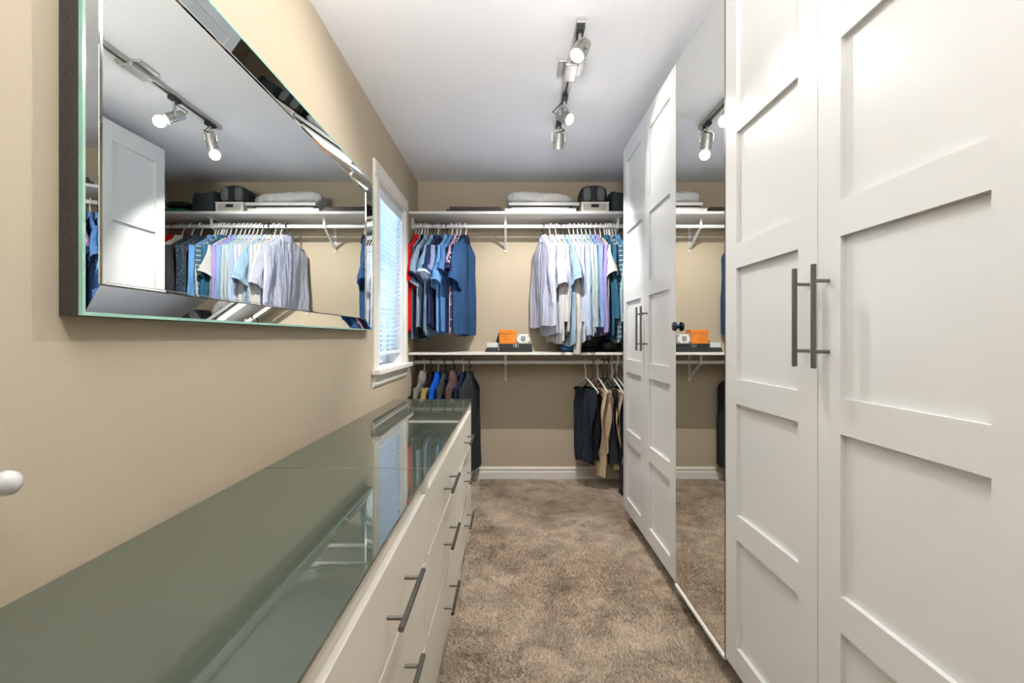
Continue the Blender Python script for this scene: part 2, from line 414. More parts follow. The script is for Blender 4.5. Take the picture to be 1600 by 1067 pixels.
# thin polished green glass edges
eg = MB()
for d in ((y0, y0+e, z0, z1), (y1-e, y1, z0, z1), (y0+e, y1-e, z0, z0+e), (y0+e, y1-e, z1-e, z1)): eg.box(xo-.0055, xo+.0012, *d)
eg.build('glass_edge', M_glassedge, mr)
# narrow bevel between frame and inner mirror
bv = MB()
for (a0, a1, b0, b1) in ((iy0, iy0+.006, iz0, iz1), (iy1-.006, iy1, iz0, iz1), (iy0+.006, iy1-.006, iz0, iz0+.006), (iy0+.006, iy1-.006, iz1-.006, iz1)):
    bv.box(xi+.001, xi+.0045, a0, a1, b0, b1)
bv.build('inner_bevel', M_mirror, mr, .0014, 1)

# white knob on the left wall, close to the viewer
kn = MB(); kn.lathe([(0.02, 0), (0.02, .004), (.007, .008), (.007, .035), (.015, .042), (.018, .05), (.016, .06), (.006, .066)], 24, (XL, .70, .955), (1, 0, 0))
tag(kn.build('round_knob', M_lacq), 'small white round knob on the left wall at the edge of the picture', 'knob')

# ------------------------------------------------------------------ closet shelves, rods, brackets
def bracket(zs, x, end=False):
    """shelf underside at zs, rod under it; returns thing"""
    m = MB(); hw = .010
    yr = 3.87
    m.box(x-hw, x+hw, 3.80, YB-.001, zs-.006, zs-.0005)        # top arm
    m.box(x-hw, x+hw, yr-.022, yr-.019, zs-.078, zs-.006)      # front tab, rod cup
    m.box(x-hw, x+hw, yr-.019, yr+.012, zs-.078, zs-.074)
    # brace
    p0 = (yr, zs-.078); p1 = (YB-.006, zs-.200); tck = .012
    m.prism([(p0[0], p0[1]), (p0[0]+tck, p0[1]+.004), (p1[0], p1[1]+tck), (p1[0], p1[1]-.004)], x-hw*.8, x+hw*.8, 'x')
    m.box(x-hw, x+hw, YB-.006, YB-.001, zs-.225, zs-.0065)     # wall plate
    m.tube([(x, YB-.006, zs-.215), (x, YB-.010, zs-.215)], .004, 8)
    return m
def closet(z_bot, nm):
    top = z_bot+.019
    s = MB().box(XL+.001, XR-.001, 3.715, YB-.001, z_bot, top).build('closet_shelf', M_shelf, None, .002)
    tag(s, '%s long white melamine shelf on the back wall' % nm, 'shelf', 'long shelves on the back wall')
    zr = z_bot-.060
    r_ = thing('closet_rod', (0, 3.87, zr), label='%s white hanging rod under the shelf, holding %s' % (nm, 'the shirts' if nm == 'upper' else 'coats and trousers'), cat='closet rod', group='hanging rods')
    ring = lambda x: [(x, .0095*math.cos(t), .0145*math.sin(t)) for t in [2*PI*k/20 for k in range(20)]]
    MB().loft([ring(XL+.004), ring(XR-.004)]).build('rod', M_brmet, r_)
    MB().box(XL+.006, XR-.006, -.0035, .0035, .0135, .0165).build('top_strip', M_dkstrip, r_)  # thin dark strip along the top of the rod
    for x, w in ((-.036, 'middle'), (.835, 'right')):
        b = bracket(z_bot, x).build('shelf_bracket', M_brmet, None)
        tag(b, 'white bracket with diagonal brace under the %s shelf, %s' % (nm, 'at mid wall' if w == 'middle' else 'behind the clothes on the right'), 'bracket', 'shelf brackets')
    e_ = MB(); e_.box(XL+.0005, XL+.012, 3.84, 3.90, z_bot-.085, z_bot-.0005)
    tag(e_.build('rod_support', M_brmet, None, .002), 'white end support of the %s rod on the left wall' % nm, 'bracket', 'rod end supports')
    return zr
ZR1 = closet(2.086, 'upper'); ZR2 = closet(1.032, 'lower')
YR = 3.87; ZS1, ZS2 = 2.105, 1.051

# ------------------------------------------------------------------ hangers and garments
def hanger_mesh(kind='shirt'):
    m = MB(); r = .0044 if kind != 'thin' else .0026
    hook = [(0, .022*math.cos(t)-.001, .022*math.sin(t)+.001) for t in [R(200)-R(20)*i for i in range(12)]]
    hook = hook[::-1] if False else hook
    pts = [(0, -.021, -.012)] + [(0, -.0215*math.cos(t), .0215*math.sin(t)) for t in [R(k) for k in range(0, 181, 20)]] + [(0, .020, -.018), (0, .007, -.045), (0, 0, -.065), (0, 0, -.110)]
    m.tube(pts, r, 6)
    w_ = .192
    arm = [(0, 0, -.118)] + [(0, s*w_, -.118-.098*(s**1.1)) for s in (.15, .35, .6, .85, 1.0)]
    m.tube(arm, r*1.25, 6); m.tube([(0, -y, z) for _, y, z in arm], r*1.25, 6)
    m.tube([(0, -w_, -.216), (0, -w_*.96, -.226), (0, 0, -.228), (0, w_*.96, -.226), (0, w_, -.216)], r*1.1, 6)
    return m
HM = {}
def hlab(m, rod, lb):
    c = {'white_hanger': 'white', 'black_hanger': 'black', 'pale_blue_hanger': 'pale blue', 'brown_hanger': 'brown', 'red_hanger': 'red'}[m.name]
    w_ = (c+' hanger on the '+rod+' rod with the '+lb).replace(',', '').replace('-', ' ').split()
    while len(w_) > 13 or w_[-1] in ('the', 'a', 'of', 'in', 'on', 'with', 'and', 'behind', 'between', 'beside'): w_.pop()
    return ' '.join(w_)

def hanger(x, zr, rz, m, label, thin=False):
    key = (m.name, thin)
    if key not in HM:
        o = hanger_mesh('thin' if thin else 'shirt').build('clothes_hanger', m); HM[key] = o
    else:
        o = HM[key].copy(); C.objects.link(o)
    o.location = (x, YR, zr); o.rotation_euler = (0, 0, rz)
    return tag(o, label, 'hanger', 'clothes hangers on the rods')

def fold_bump(m):
    n = m.node_tree.nodes; L = m.node_tree.links; p = n['Principled BSDF']
    tc = n.new('ShaderNodeTexCoord'); mp = n.new('ShaderNodeMapping'); mp.inputs['Scale'].default_value = (34, 34, 5)
    t = n.new('ShaderNodeTexNoise'); t.inputs['Scale'].default_value = 1; t.inputs['Detail'].default_value = 2; t.inputs['Distortion'].default_value = .8
    t2 = n.new('ShaderNodeTexNoise'); t2.inputs['Scale'].default_value = 45; t2.inputs['Detail'].default_value = 3
    b1 = n.new('ShaderNodeBump'); b1.inputs['Strength'].default_value = 1; b1.inputs['Distance'].default_value = .022
    b2 = n.new('ShaderNodeBump'); b2.inputs['Strength'].default_value = .6; b2.inputs['Distance'].default_value = .006
    L.new(tc.outputs['Object'], mp.inputs[0]); L.new(mp.outputs[0], t.inputs['Vector']); L.new(tc.outputs['Object'], t2.inputs['Vector'])
    L.new(t.outputs[0], b1.inputs['Height']); L.new(t2.outputs[0], b2.inputs['Height'])
    L.new(b1.outputs[0], b2.inputs['Normal']); L.new(b2.outputs[0], p.inputs['Normal'])
def cloth(name, col, **k):
    m = mat('cloth_'+name, srgb(*col), 0.85, var=0.05, vscale=14, spec=0.15)
    fold_bump(m)
    return m

def shirt(name, x, zr, rz, m, label, group, length=.72, wsh=.215, thick=.018, sleeve='short', seed=0, cm=None, sm=None, cuff=None,
          collar=True, placket=False, amp=.011, top=-.098, yoff=-.012, sl_len=None, sl_w=None, hood=None, cat='shirt', trim=None, hem=.02, open_hem=0, buttons=True, lean=0.0, sl_th=1.0):
    rnd = random.Random(seed*13+5)
    t = thing(name, (x, YR+yoff, zr), rz, label=label, cat=cat, group=group)
    ph = [rnd.uniform(0, 6.28) for _ in range(6)]; k1 = rnd.uniform(17, 26); k2 = rnd.uniform(38, 52)
    nr, nf = 30, 60
    def dims(s):
        sh = .105
        if s < sh: w_ = .048 + (wsh-.048)*(s/sh)**.9
        else: w_ = wsh + .006*((s-sh)/(length-sh)) - .010*math.sin(PI*min(1, (s-sh)/.35))
        h_ = thick*(.45+.55*min(1, s/.14))
        return w_, h_
    def wave(u, s):
        f = min(1, max(0, (s-.06)/.35))
        return amp*f*(math.sin(k1*u+ph[0]+1.6*s)*.9 + .45*math.sin(k2*u+ph[1]-2.2*s) + .28*math.sin(k2*1.9*u+ph[4]+5*s)) + lean*s
    def pt(phi, s):
        w_, h_ = dims(s)
        cu, su = math.cos(phi), math.sin(phi)
        u = w_*math.copysign(abs(cu)**.85, cu); v = h_*math.copysign(abs(su)**.7, su)
        ed = 1 + .18*math.sin(5*phi+ph[2]+s*7)
        zz = s
        if s > length*.7: zz = s + hem*((s-length*.7)/(length*.3))*(math.cos(2*phi)*-.5 + .5*math.sin(3*phi+ph[3]))
        return (v*ed + wave(u, s), u, top - zz)
    rings = []
    for i in range(nr+1):
        s = length*(i/nr)**1.15 if i else 0.0
        rings.append([pt(2*PI*k/nf, s) for k in range(nf)])
    b = MB(); b.loft(rings, True, False)
    # turned-in hem
    last = rings[-1]; c_ = Vector((sum(p[0] for p in last)/nf, 0, 0))
    inner = [((p[0]-c_.x)*.6+c_.x, p[1]*.985, p[2]+.004) for p in last]
    b.loft([last, inner, [(q[0], q[1], q[2]+.06) for q in inner]], False, True)
    b.build('body', m, t)
    sm = sm or m
    SL = sl_len or (.24 if sleeve == 'short' else .56)
    SW = sl_w or (.070 if sleeve == 'short' else .052)
    if sleeve:
        for sd in (-1, 1):
            rr = []; n_s = 14
            near = sd < 0
            out = (rnd.uniform(.25, .5) if near else -.05) if sleeve == 'short' else (rnd.uniform(.02, .10) if near else -.03)
            xoff = rnd.uniform(-.012, .012)
            for i in range(n_s+1):
                q = i/n_s
                if sleeve == 'short':
                    wv = SW*(.70+.40*q); th = .013+(.028 if near else .012)*q
                else:
                    wv = SW*(1.05-.40*q); th = (.018+.009*math.sin(q*2.4+.3)) if near else .014
                th *= sl_th if near else 1
                if not near: wv *= .78
                cy = sd*(wsh-.050+(0 if near else -.02))+sd*out*SL*q*(.55 if sleeve == 'short' else (1-.5*max(0, q-.5)))
                cz = top-.085-SL*q
                cx = xoff*q + .008*math.sin(q*6+ph[5]) + lean*.5*q
                ring = []
                for k in range(24):
                    a_ = 2*PI*k/24
                    fold = 1+.16*math.sin(3*a_+ph[0]+q*4)+.12*math.sin(6*a_+q*9)
                    tilt = (sd*.5 if sleeve == 'short' else .05)*math.cos(a_)*wv*-1
                    ring.append((cx+th*math.sin(a_)*fold, cy+wv*math.cos(a_), cz - tilt*(q**1.5)*sd*sd))
                rr.append(ring)
            cap = rr[-1]; ccx = sum(p[0] for p in cap)/24; ccy = sum(p[1] for p in cap)/24
            inn = [((p[0]-ccx)*.75+ccx, (p[1]-ccy)*.9+ccy, p[2]+.006) for p in cap]
            sb = MB().loft(rr+[inn, [(p[0], p[1], p[2]+.04) for p in inn]]).build('sleeve', sm, t)
            if trim or sleeve == 'long':
                tm = trim or sm
                a2 = [[((p[0]-ccx)*1.08+ccx, (p[1]-ccy)*1.03+ccy, p[2]+dz) for p in cap] for dz in ((.016, -.001) if trim else (.055, .05, -.002))]
                MB().loft(a2 + [[((p[0]-ccx)*.9+ccx, (p[1]-ccy)*.9+ccy, p[2]+.004) for p in cap]], False, True).build('cuff', tm, sb)
    if collar:
        rr = []
        for (w_, h_, dz, lip) in ((.056, .017, -.012, 0), (.052, .016, .012, 0), (.055, .019, .022, 0), (.066, .026, .004, .01), (.070, .027, -.014, .022)):
            rr.append([(h_*math.sin(a_) + (0.0), w_*math.cos(a_), top+dz-(lip if abs(math.sin(a_)) > .7 else 0)) for a_ in [2*PI*k/24 for k in range(24)]])
        MB().loft(rr, False, False).build('collar', cm or m, t)
    if hood:
        rr = []
        for i in range(9):
            q = i/8; rad = .052*math.sin(PI*(.12+.80*q))+.010
            rr.append([(rad*.55*math.sin(a_)*(1+.12*math.sin(4*a_+i)), -.035+rad*1.25*math.cos(a_), top+.035-.15*q) for a_ in [2*PI*k/20 for k in range(20)]])
        MB().loft(rr).build('hood', hood, t)
    if placket:
        sx = placket
        pr = []; btn = MB()
        def face(u, s):
            w_, h_ = dims(s); return sx*(h_*1.22)+wave(u, s)
        st_ = [length*.06+length*.9*i/22 for i in range(23)]
        pm = MB(); vs = []
        for s in st_:
            for u in (-.016, -.010, .010, .016):
                vs.append((face(u, s)+sx*.0022, u, top-s))
        fs = [(i*4+j, i*4+j+1, (i+1)*4+j+1, (i+1)*4+j) for i in range(22) for j in range(3)]
        pm.add(vs, fs, True)
        po = pm.build('placket', m, t)
        md = po.modifiers.new('solid', 'SOLIDIFY'); md.thickness = .0015
        if buttons:
            for i in range(2, 22, 3):
                s = st_[i]; btn = MB().lathe([(.0055, 0), (.0055, .002), (.003, .0025)], 10, (face(0, s)+sx*.003, 0, top-s), (sx, 0, 0))
                btn.build('button', M_btn, po)
    return t

def trousers(x, zr, rz, m, label, length=.62, width=.17, seed=0, top=-.212, yc=0.0, thick=.020, spread=.02, cat='trousers'):
    """trousers folded over the hanger bar"""
    rnd = random.Random(seed+77); t = thing('trousers', (x, YR, zr), rz, label=label, cat=cat, group='trousers on the lower rod')
    for leg, L_ in ((-1, length), (1, length*rnd.uniform(.86, .97))):
        ph = [rnd.uniform(0, 6.28) for _ in range(4)]
        rr = []; n = 22
        for i in range(n+1):
            q = i/n; s = L_*q
            wq = width*(1-.26*q) ; hq = thick*(.35+.5*min(1, q*5))
            cx = leg*(.004+thick*.42*min(1, q*4)) + .010*math.sin(q*5+ph[0])*q
            cy = yc + spread*leg*q + .012*math.sin(3*q+ph[1])
            ring = []
            for k in range(48):
                a_ = 2*PI*k/48; u = wq*math.copysign(abs(math.cos(a_))**.85, math.cos(a_))
                wv = (.010+.008*q)*math.sin(u*55+ph[2]+q*3) + .005*math.sin(u*120+ph[3]+q*5)
                ring.append((cx+hq*math.sin(a_)+wv*min(1, q*5), cy+u, top+.010*(1-min(1, q*30)) - s + .012*q*math.sin(2*a_+ph[1])))
            rr.append(ring)
        MB().loft(rr).build('trouser_leg', m, t)
    # waistband fold over the bar
    rr = []
    for i in range(9):
        a_ = PI*i/8
        rr.append([( .014*math.cos(a_), yc-width, top-.012+.020*math.sin(a_)), (.014*math.cos(a_), yc+width, top-.012+.020*math.sin(a_)),
                   (.008*math.cos(a_), yc+width, top-.016+.015*math.sin(a_)), (.008*math.cos(a_), yc-width, top-.016+.015*math.sin(a_))])
    MB().loft(rr).build('fold', m, t)
    return t

RED = cloth('red', (225, 22, 22)); GRBL = cloth('grey_blue', (120, 140, 175)); BLK = cloth('black', (26, 27, 32))
STEEL = cloth('steel', (140, 160, 180)); LBLUE = cloth('light_blue', (128, 160, 188)); NAVY = cloth('navy', (42, 54, 92))
LAV = cloth('lavender_grey', (140, 150, 185)); SKY = cloth('sky', (100, 150, 198)); DENIM = cloth('denim', (78, 118, 170))
PINK = cloth('mauve', (178, 140, 160)); NAVY2 = cloth('blue_navy', (44, 76, 116)); DOTS = pattern_mat('cloth_dots', srgb(28, 34, 66), srgb(190, 205, 230), 'dots', 42)
WHT = cloth('white', (186, 188, 198)); WHT2 = cloth('off_white', (190, 188, 181)); WHTLAV = cloth('white_lavender', (184, 186, 202))
CHECK = pattern_mat('cloth_check', srgb(202, 202, 198), srgb(150, 156, 178), 'plaid', 22)
SEER = pattern_mat('cloth_stripe', srgb(190, 190, 205), srgb(140, 146, 175), 'stripe', 40)
PALEB = cloth('pale_blue', (142, 170, 188)); MINT = cloth('mint', (166, 178, 176)); MINT2 = cloth('mint2', (152, 168, 174)); PERI = cloth('periwinkle', (124, 144, 190))
LIL = cloth('lilac', (142, 130, 176)); TEAL = cloth('teal', (44, 88, 112)); PLAID = pattern_mat('cloth_plaid', srgb(58, 84, 100), srgb(150, 175, 185), 'plaid', 9)
MIDB = cloth('mid_blue', (96, 140, 190)); PALE2 = cloth('ice_blue', (164, 180, 204)); SPECK = pattern_mat('cloth_speck', srgb(205, 200, 190), srgb(90, 88, 90), 'dots', 90)
DKNAVY = pattern_mat('cloth_darkpat', srgb(36, 50, 66), srgb(84, 104, 122), 'dots', 60); CHAR = cloth('charcoal', (62, 66, 70)); DKGREY = cloth('dark_grey', (52, 56, 60))
TAN = cloth('tan', (196, 174, 146)); TAN2 = cloth('khaki', (182, 162, 136)); OCHRE = cloth('ochre', (176, 150, 92)); COBALT = cloth('cobalt', (16, 92, 205))
BROWN = cloth('brown', (94, 76, 74)); GREYH = cloth('grey_hoodie', (130, 130, 126)); DKBLUE = cloth('ink', (30, 40, 66)); DKJEAN = cloth('dark_jean', (40, 46, 56))  # last one is the dark jean cloth of the navy trousers
WTRIM = cloth('white_trim', (215, 225, 235)); BTRIM = cloth('navy_trim', (30, 36, 60))

for m_ in (DOTS, CHECK, SEER, PLAID, SPECK, DKNAVY): fold_bump(m_)
GL = 'shirts on the left of the upper rod'
A0 = R(-9)
def left(x, name, m, lb, **k):
    hm = k.pop('hm', M_hw); thin = k.pop('thin', False); rz = A0+R(random.uniform(-3, 3)) + k.pop('dr', 0)
    shirt(name, x, ZR1, rz, m, lb, GL, **k)
    hanger(x, ZR1, rz, hm, hlab(hm, 'upper', lb), thin)
left(-.712, 'polo_shirt', RED, 'bright red polo shirt beside the window', seed=1, length=.72, thick=.014, amp=.005, dr=R(2), wsh=.20, sl_len=.30, sl_w=.085, sl_th=.8, yoff=-.035)
left(-.686, 'polo_shirt', GRBL, 'grey-blue polo shirt behind the red one', seed=2, length=.78, thick=.010, sl_len=.32, amp=.005, wsh=.19)
left(-.664, 't_shirt', BLK, 'black shirt between the red and the steel-grey shirts', seed=3, length=.76, thick=.013, amp=.006, thin=True, wsh=.20)
left(-.645, 't_shirt', STEEL, 'steel-grey short-sleeved shirt with navy sleeve hems', seed=4, length=.70, trim=BTRIM, thick=.016, sl_len=.26)
left(-.600, 'polo_shirt', LBLUE, 'pale blue polo shirt with white-edged sleeves', seed=5, length=.74, trim=WTRIM, thick=.016, hm=M_hb, thin=True)
left(-.560, 'polo_shirt', NAVY, 'navy polo shirt with white piped sleeves', seed=6, length=.68, trim=WTRIM, thick=.017)
left(-.525, 't_shirt', BTRIM, 'navy shirt with lavender-grey sleeves', seed=7, length=.70, sm=LAV, trim=NAVY2, thick=.016, collar=False, hm=M_hb, thin=True)
left(-.492, 'shirt', SKY, 'bright sky-blue short-sleeved shirt', seed=8, length=.73, thick=.015, sl_len=.30, hm=M_hb)
left(-.453, 'shirt', DENIM, 'denim-blue shirt beside the pink one', seed=9, length=.72, thick=.016, sl_len=.22)
left(-.415, 'shirt', PINK, 'dusty pink shirt near the right end of the left-hand row', seed=10, length=.74, thick=.011, sl_len=.20)
left(-.388, 'shirt', DOTS, 'navy shirt with a white dotted print', seed=11, length=.70, thick=.012, sl_len=.22)
left(-.345, 'polo_shirt', NAVY2, 'blue polo shirt with dark collar, last on the right of the left-hand row', seed=12, length=.74, thick=.022, sl_len=.30, sl_w=.085, cm=BTRIM, dr=R(-4), placket=1, buttons=False, hm=M_hw)
# little white chest mark on the last polo
# empty hangers bunched at the left end
for i, x in enumerate((-.735, -.712, -.690, -.664)):
    rz = A0+R(i*2-1)
    hanger(x, ZR1, rz, M_hw, 'empty white hanger on the upper rod, %s from the left wall' % ['first', 'second', 'third', 'fourth'][i])

GR = 'shirts on the right of the upper rod'
def right(x, name, m, lb, rz=R(12), **k):
    hm = k.pop('hm', M_hw); thin = k.pop('thin', False); rz = rz+R(random.uniform(-2, 2))
    k.setdefault('sleeve', 'long'); k.setdefault('placket', -1)
    shirt(name, x, ZR1, rz, m, lb, GR, **k)
    hanger(x, ZR1, rz, hm, hlab(hm, 'upper', lb), thin)
right(.256, 'dress_shirt', WHTLAV, 'white button shirt, leftmost of the right-hand row, on a black hanger', rz=R(18), seed=21, length=.68, wsh=.225, thick=.030, hm=M_hb, sl_len=.42, amp=.010)
right(.312, 'dress_shirt', WHT, 'white shirt second in the right-hand row, short puffed sleeve', rz=R(15), seed=22, length=.74, thick=.024, sleeve='short', sl_len=.32)
right(.357, 'dress_shirt', WHT2, 'cream-white shirt third in the right-hand row', rz=R(14), seed=23, length=.80, thick=.020)
right(.392, 'dress_shirt', CHECK, 'white shirt with a fine check, on a black hanger', seed=24, length=.74, thick=.016, hm=M_hb)
right(.428, 'shirt', PALEB, 'pale blue short-sleeved shirt among the white ones', seed=25, length=.82, thick=.016, sleeve='short', sl_len=.30, sl_w=.085, hm=M_hb, thin=True)
right(.462, 'dress_shirt', WHT2.copy() if False else WHT2, 'cream-white shirt with the longest sleeve, reaching the lower shelf', seed=26, length=.80, thick=.017, sl_len=.80)
right(.496, 'dress_shirt', SEER, 'lilac-grey pinstriped shirt right of the longest cream one', seed=27, length=.80, thick=.015)
right(.528, 'dress_shirt', PALE2, 'ice-blue shirt with a stiff collar', seed=28, length=.78, thick=.015, sl_len=.66)
right(.560, 'dress_shirt', MINT, 'pale mint-grey dress shirt with long cuffs, right of the ice-blue one', seed=29, length=.76, thick=.016, sl_len=.58)
right(.592, 'dress_shirt', MINT2, 'pale grey-green dress shirt right of the mint one', seed=30, length=.74, thick=.014, sl_len=.60)
right(.626, 'dress_shirt', PERI, 'periwinkle-blue dress shirt left of the lilac one', seed=31, length=.70, thick=.016, sl_len=.60)
right(.664, 'dress_shirt', LIL, 'lilac dress shirt with a hanging cuff, right of the periwinkle one', seed=32, length=.74, thick=.019, sl_len=.64)
right(.702, 'dress_shirt', WHT2, 'cream shirt tucked beside the lilac shirt', seed=33, length=.62, thick=.010, sleeve='short', collar=False, rz=R(10))
right(.736, 'dress_shirt', TEAL, 'dark teal shirt near the wardrobe', seed=34, length=.76, thick=.018, sl_len=.54)
right(.778, 'dress_shirt', PLAID, 'blue-green tartan shirt near the wardrobe', seed=35, length=.80, thick=.017)
right(.822, 'dress_shirt', MIDB, 'mid-blue shirt, last one before the wardrobe edge', seed=36, length=.78, thick=.020)
right(.930, 'jacket', DKNAVY, 'dark speckled navy jacket, seen only in the wall mirror', seed=37, length=.74, thick=.028, cat='jacket')
right(1.00, 'jacket', DKGREY, 'dark grey jacket beside the speckled one, seen in the wall mirror', seed=38, length=.74, thick=.024, cat='jacket')
right(1.075, 'cardigan', SPECK, 'speckled cream cardigan, seen in the wall mirror', seed=39, length=.76, thick=.020, cat='cardigan')
right(1.14, 'shirt', RED, 'red shirt at the far right of the upper rod, seen in the wall mirror', seed=40, length=.70, thick=.022, hm=M_hred)
for i, x in enumerate((.754, .768, .800)):
    hanger(x, ZR1, R(12+i), M_hw, 'spare white hanger between the teal and tartan shirts, %s of three' % ['leftmost', 'middle', 'rightmost'][i])

# lower left: coats and jackets
GC = 'coats on the left of the lower rod'
def coat(x, name, m, lb, rz=R(-8), **k):
    hm = k.pop('hm', M_hb); thin = k.pop('thin', False)
    shirt(name, x, ZR2, rz, m, lb, GC, cat=k.pop('cat', 'coat'), **k)
    hanger(x, ZR2, rz, hm, hlab(hm, 'lower', lb), thin)
coat(-.668, 'hoodie', GREYH, 'grey hooded top at the left end of the lower rod', seed=51, length=.62, thick=.02, sleeve='long', hood=GREYH, hm=M_hw, wsh=.20, cat='hoodie')
coat(-.610, 'jacket', BLK, 'black jacket with ochre shoulders', seed=52, length=.62, thick=.022, sleeve='long', sl_w=.06, sm=OCHRE, cat='jacket')
coat(-.560, 'jacket', COBALT, 'bright cobalt-blue jacket left of the charcoal one', seed=53, length=.62, thick=.026, sleeve='long', sl_w=.062, hm=M_hbl, cat='jacket')
coat(-.505, 'jacket', CHAR, 'charcoal jacket between the blue jacket and the brown coat', seed=54, length=.64, thick=.022, sleeve='long', cat='jacket')
coat(-.435, 'puffer_coat', BROWN, 'brown padded coat with a thick hood', seed=55, length=.70, thick=.046, sleeve='long', sl_w=.075, hood=BROWN)
coat(-.365, 'jacket', DKBLUE, 'ink-blue jacket beside the brown coat', seed=56, length=.66, thick=.024, sleeve='long', hm=M_hw, cat='jacket')
coat(-.312, 'long_coat', DKGREY, 'long dark grey coat hanging past the end of the dresser', rz=R(-14), seed=57, length=.74, thick=.030, sleeve='long', sl_w=.06)

# lower right: trousers
def pants(x, m, lb, hm=M_hw, rz=R(12), thin=False, **k):
    trousers(x, ZR2, rz, m, lb, **k)
    hanger(x, ZR2, rz, hm, hlab(hm, 'lower', lb), thin)
pants(.588, DKJEAN, 'dark navy trousers, leftmost on the lower rod', length=.55, seed=1, thick=.030, width=.175, rz=R(20))
pants(.640, BLK, 'black trousers beside the leftmost pair', hm=M_hr, length=.52, seed=2, thick=.024)
pants(.682, TAN, 'tan trousers, the longer pair', length=.64, seed=3, thick=.024, hm=M_hw)
pants(.722, TAN2, 'khaki trousers, the shorter pair', length=.46, seed=4, thick=.022, hm=M_hb)
pants(.758, DKGREY, 'dark grey trousers between the khaki and the black ones', length=.54, seed=5, thick=.020, hm=M_hb)
pants(.795, TAN, 'light tan trousers mostly hidden behind the dark pair', length=.60, seed=8, thick=.012, hm=M_hw)
pants(.830, BLK, 'black trousers close to the wardrobe', length=.56, seed=6, thick=.026, hm=M_hbl)
pants(.885, DKJEAN, 'navy trousers nearly hidden by the wardrobe edge', length=.56, seed=7, thick=.026, hm=M_hw)

# ------------------------------------------------------------------ things on the shelves
def softbox(name, cx, cy, z0, sx, sy, sz, m, parent=None, n=2.8, noise=.06, seed=0, nu=28, nv=16, topshape=None, local=True):
    rnd = random.Random(seed); ph = [rnd.uniform(0, 6.28) for _ in range(8)]
    rings = []
    for j in range(nv+1):
        v = -PI/2+PI*j/nv; cv, sv = max(0, math.cos(v)), math.sin(v)
        rv = cv**(2/n) if cv > 1e-6 else 0.0; zv = math.copysign(abs(sv)**(2/n), sv)
        ring = []
        for i in range(nu):
            u = 2*PI*i/nu; cu, su = math.cos(u), math.sin(u)
            xx = math.copysign(abs(cu)**(2/n), cu)*max(rv, .02); yy = math.copysign(abs(su)**(2/n), su)*max(rv, .02)
            f = 1+noise*(math.sin(3*u+ph[0]+2*zv)*.5+math.sin(5*u+ph[1]-3*zv)*.3+math.sin(7*u+4*v+ph[2])*.25)
            X = xx*sx/2*f; Y = yy*sy/2*f; Z = (zv+1)/2*sz
            if topshape: Z = Z*topshape(X/(sx/2))
            if zv > -.5: Z *= 1+noise*.5*math.sin(6*xx+ph[3])*math.cos(5*yy+ph[4])
            ring.append((cx+X, cy+Y, z0+max(0, Z)))
        rings.append(ring)
    return MB().loft(rings).build(name, m, parent)

WF = mat('white_board', srgb(205, 205, 202), 0.3); DKW = mat('dark_wood', srgb(44, 30, 28), 0.4, bump=.1)
def tray(x0, x1, y0, y1, z, h, m, label, group, rz=0, name='picture_frame', cat='frame'):
    cx, cy = (x0+x1)/2, (y0+y1)/2
    t = thing(name, (cx, cy, z), rz, label=label, cat=cat, group=group)
    a, b = (x1-x0)/2, (y1-y0)/2; fw_ = .025
    f = MB(); f.box(-a, a, -b, -b+fw_, 0, h); f.box(-a, a, b-fw_, b, 0, h); f.box(-a, -a+fw_, -b+fw_, b-fw_, 0, h); f.box(a-fw_, a, -b+fw_, b-fw_, 0, h)
    f.build('frame', m, t, .001, 1)
    box('panel', (-a+fw_, a-fw_, -b+fw_, b-fw_, .002, h*.7), m, t, 0)
    return t
tray(-.480, -.060, 3.74, 4.08, ZS1+.0005, .021, DKW, 'dark brown flat frame lying at the bottom on the upper shelf', 'dark frames on the upper shelf', R(0))
tray(-.462, -.075, 3.75, 4.07, ZS1+.0225, .020, DKW, 'dark brown flat frame lying on top of the other dark one', 'dark frames on the upper shelf', R(2))
tray(-.040, .497, 3.735, 4.08, ZS1+.0005, .026, WF, 'white flat frame at the bottom of the white stack', 'white frames on the upper shelf')
tray(.010, .442, 3.75, 4.07, ZS1+.0270, .012, mat('grey_white_board', srgb(165, 165, 164), .35), 'smaller pale frame in the middle of the white stack', 'white frames on the upper shelf')
tray(-.010, .522, 3.745, 4.08, ZS1+.0520, .023, WF, 'thick white frame on top of the stack, under the folded bedding', 'white frames on the upper shelf')
tray(-.002, .47, 3.78, 4.08, ZS1+.0395, .0120, DKW, 'dark filler slab standing for the shaded gap inside the white stack', 'white frames on the upper shelf')  # dark slab added where the stack only has a shaded gap
M_bed = mat('white_bedding', srgb(214, 212, 208), .6, bump=1.0, bscale=14)
for n_ in M_bed.node_tree.nodes:
    if n_.type == 'BUMP': n_.inputs['Distance'].default_value = .03
bd = softbox('folded_bedding', .235, 3.915, ZS1+.0755, .515, .30, .112, M_bed, None, n=3.4, noise=.05, seed=3, nu=60, nv=28, topshape=lambda q: 1.02-.30*(q+1)/2 - (.25*max(0, q-.65)/.35)**1.5)
tag(bd, 'white folded bedding lying on the stack of white frames', 'bedding')

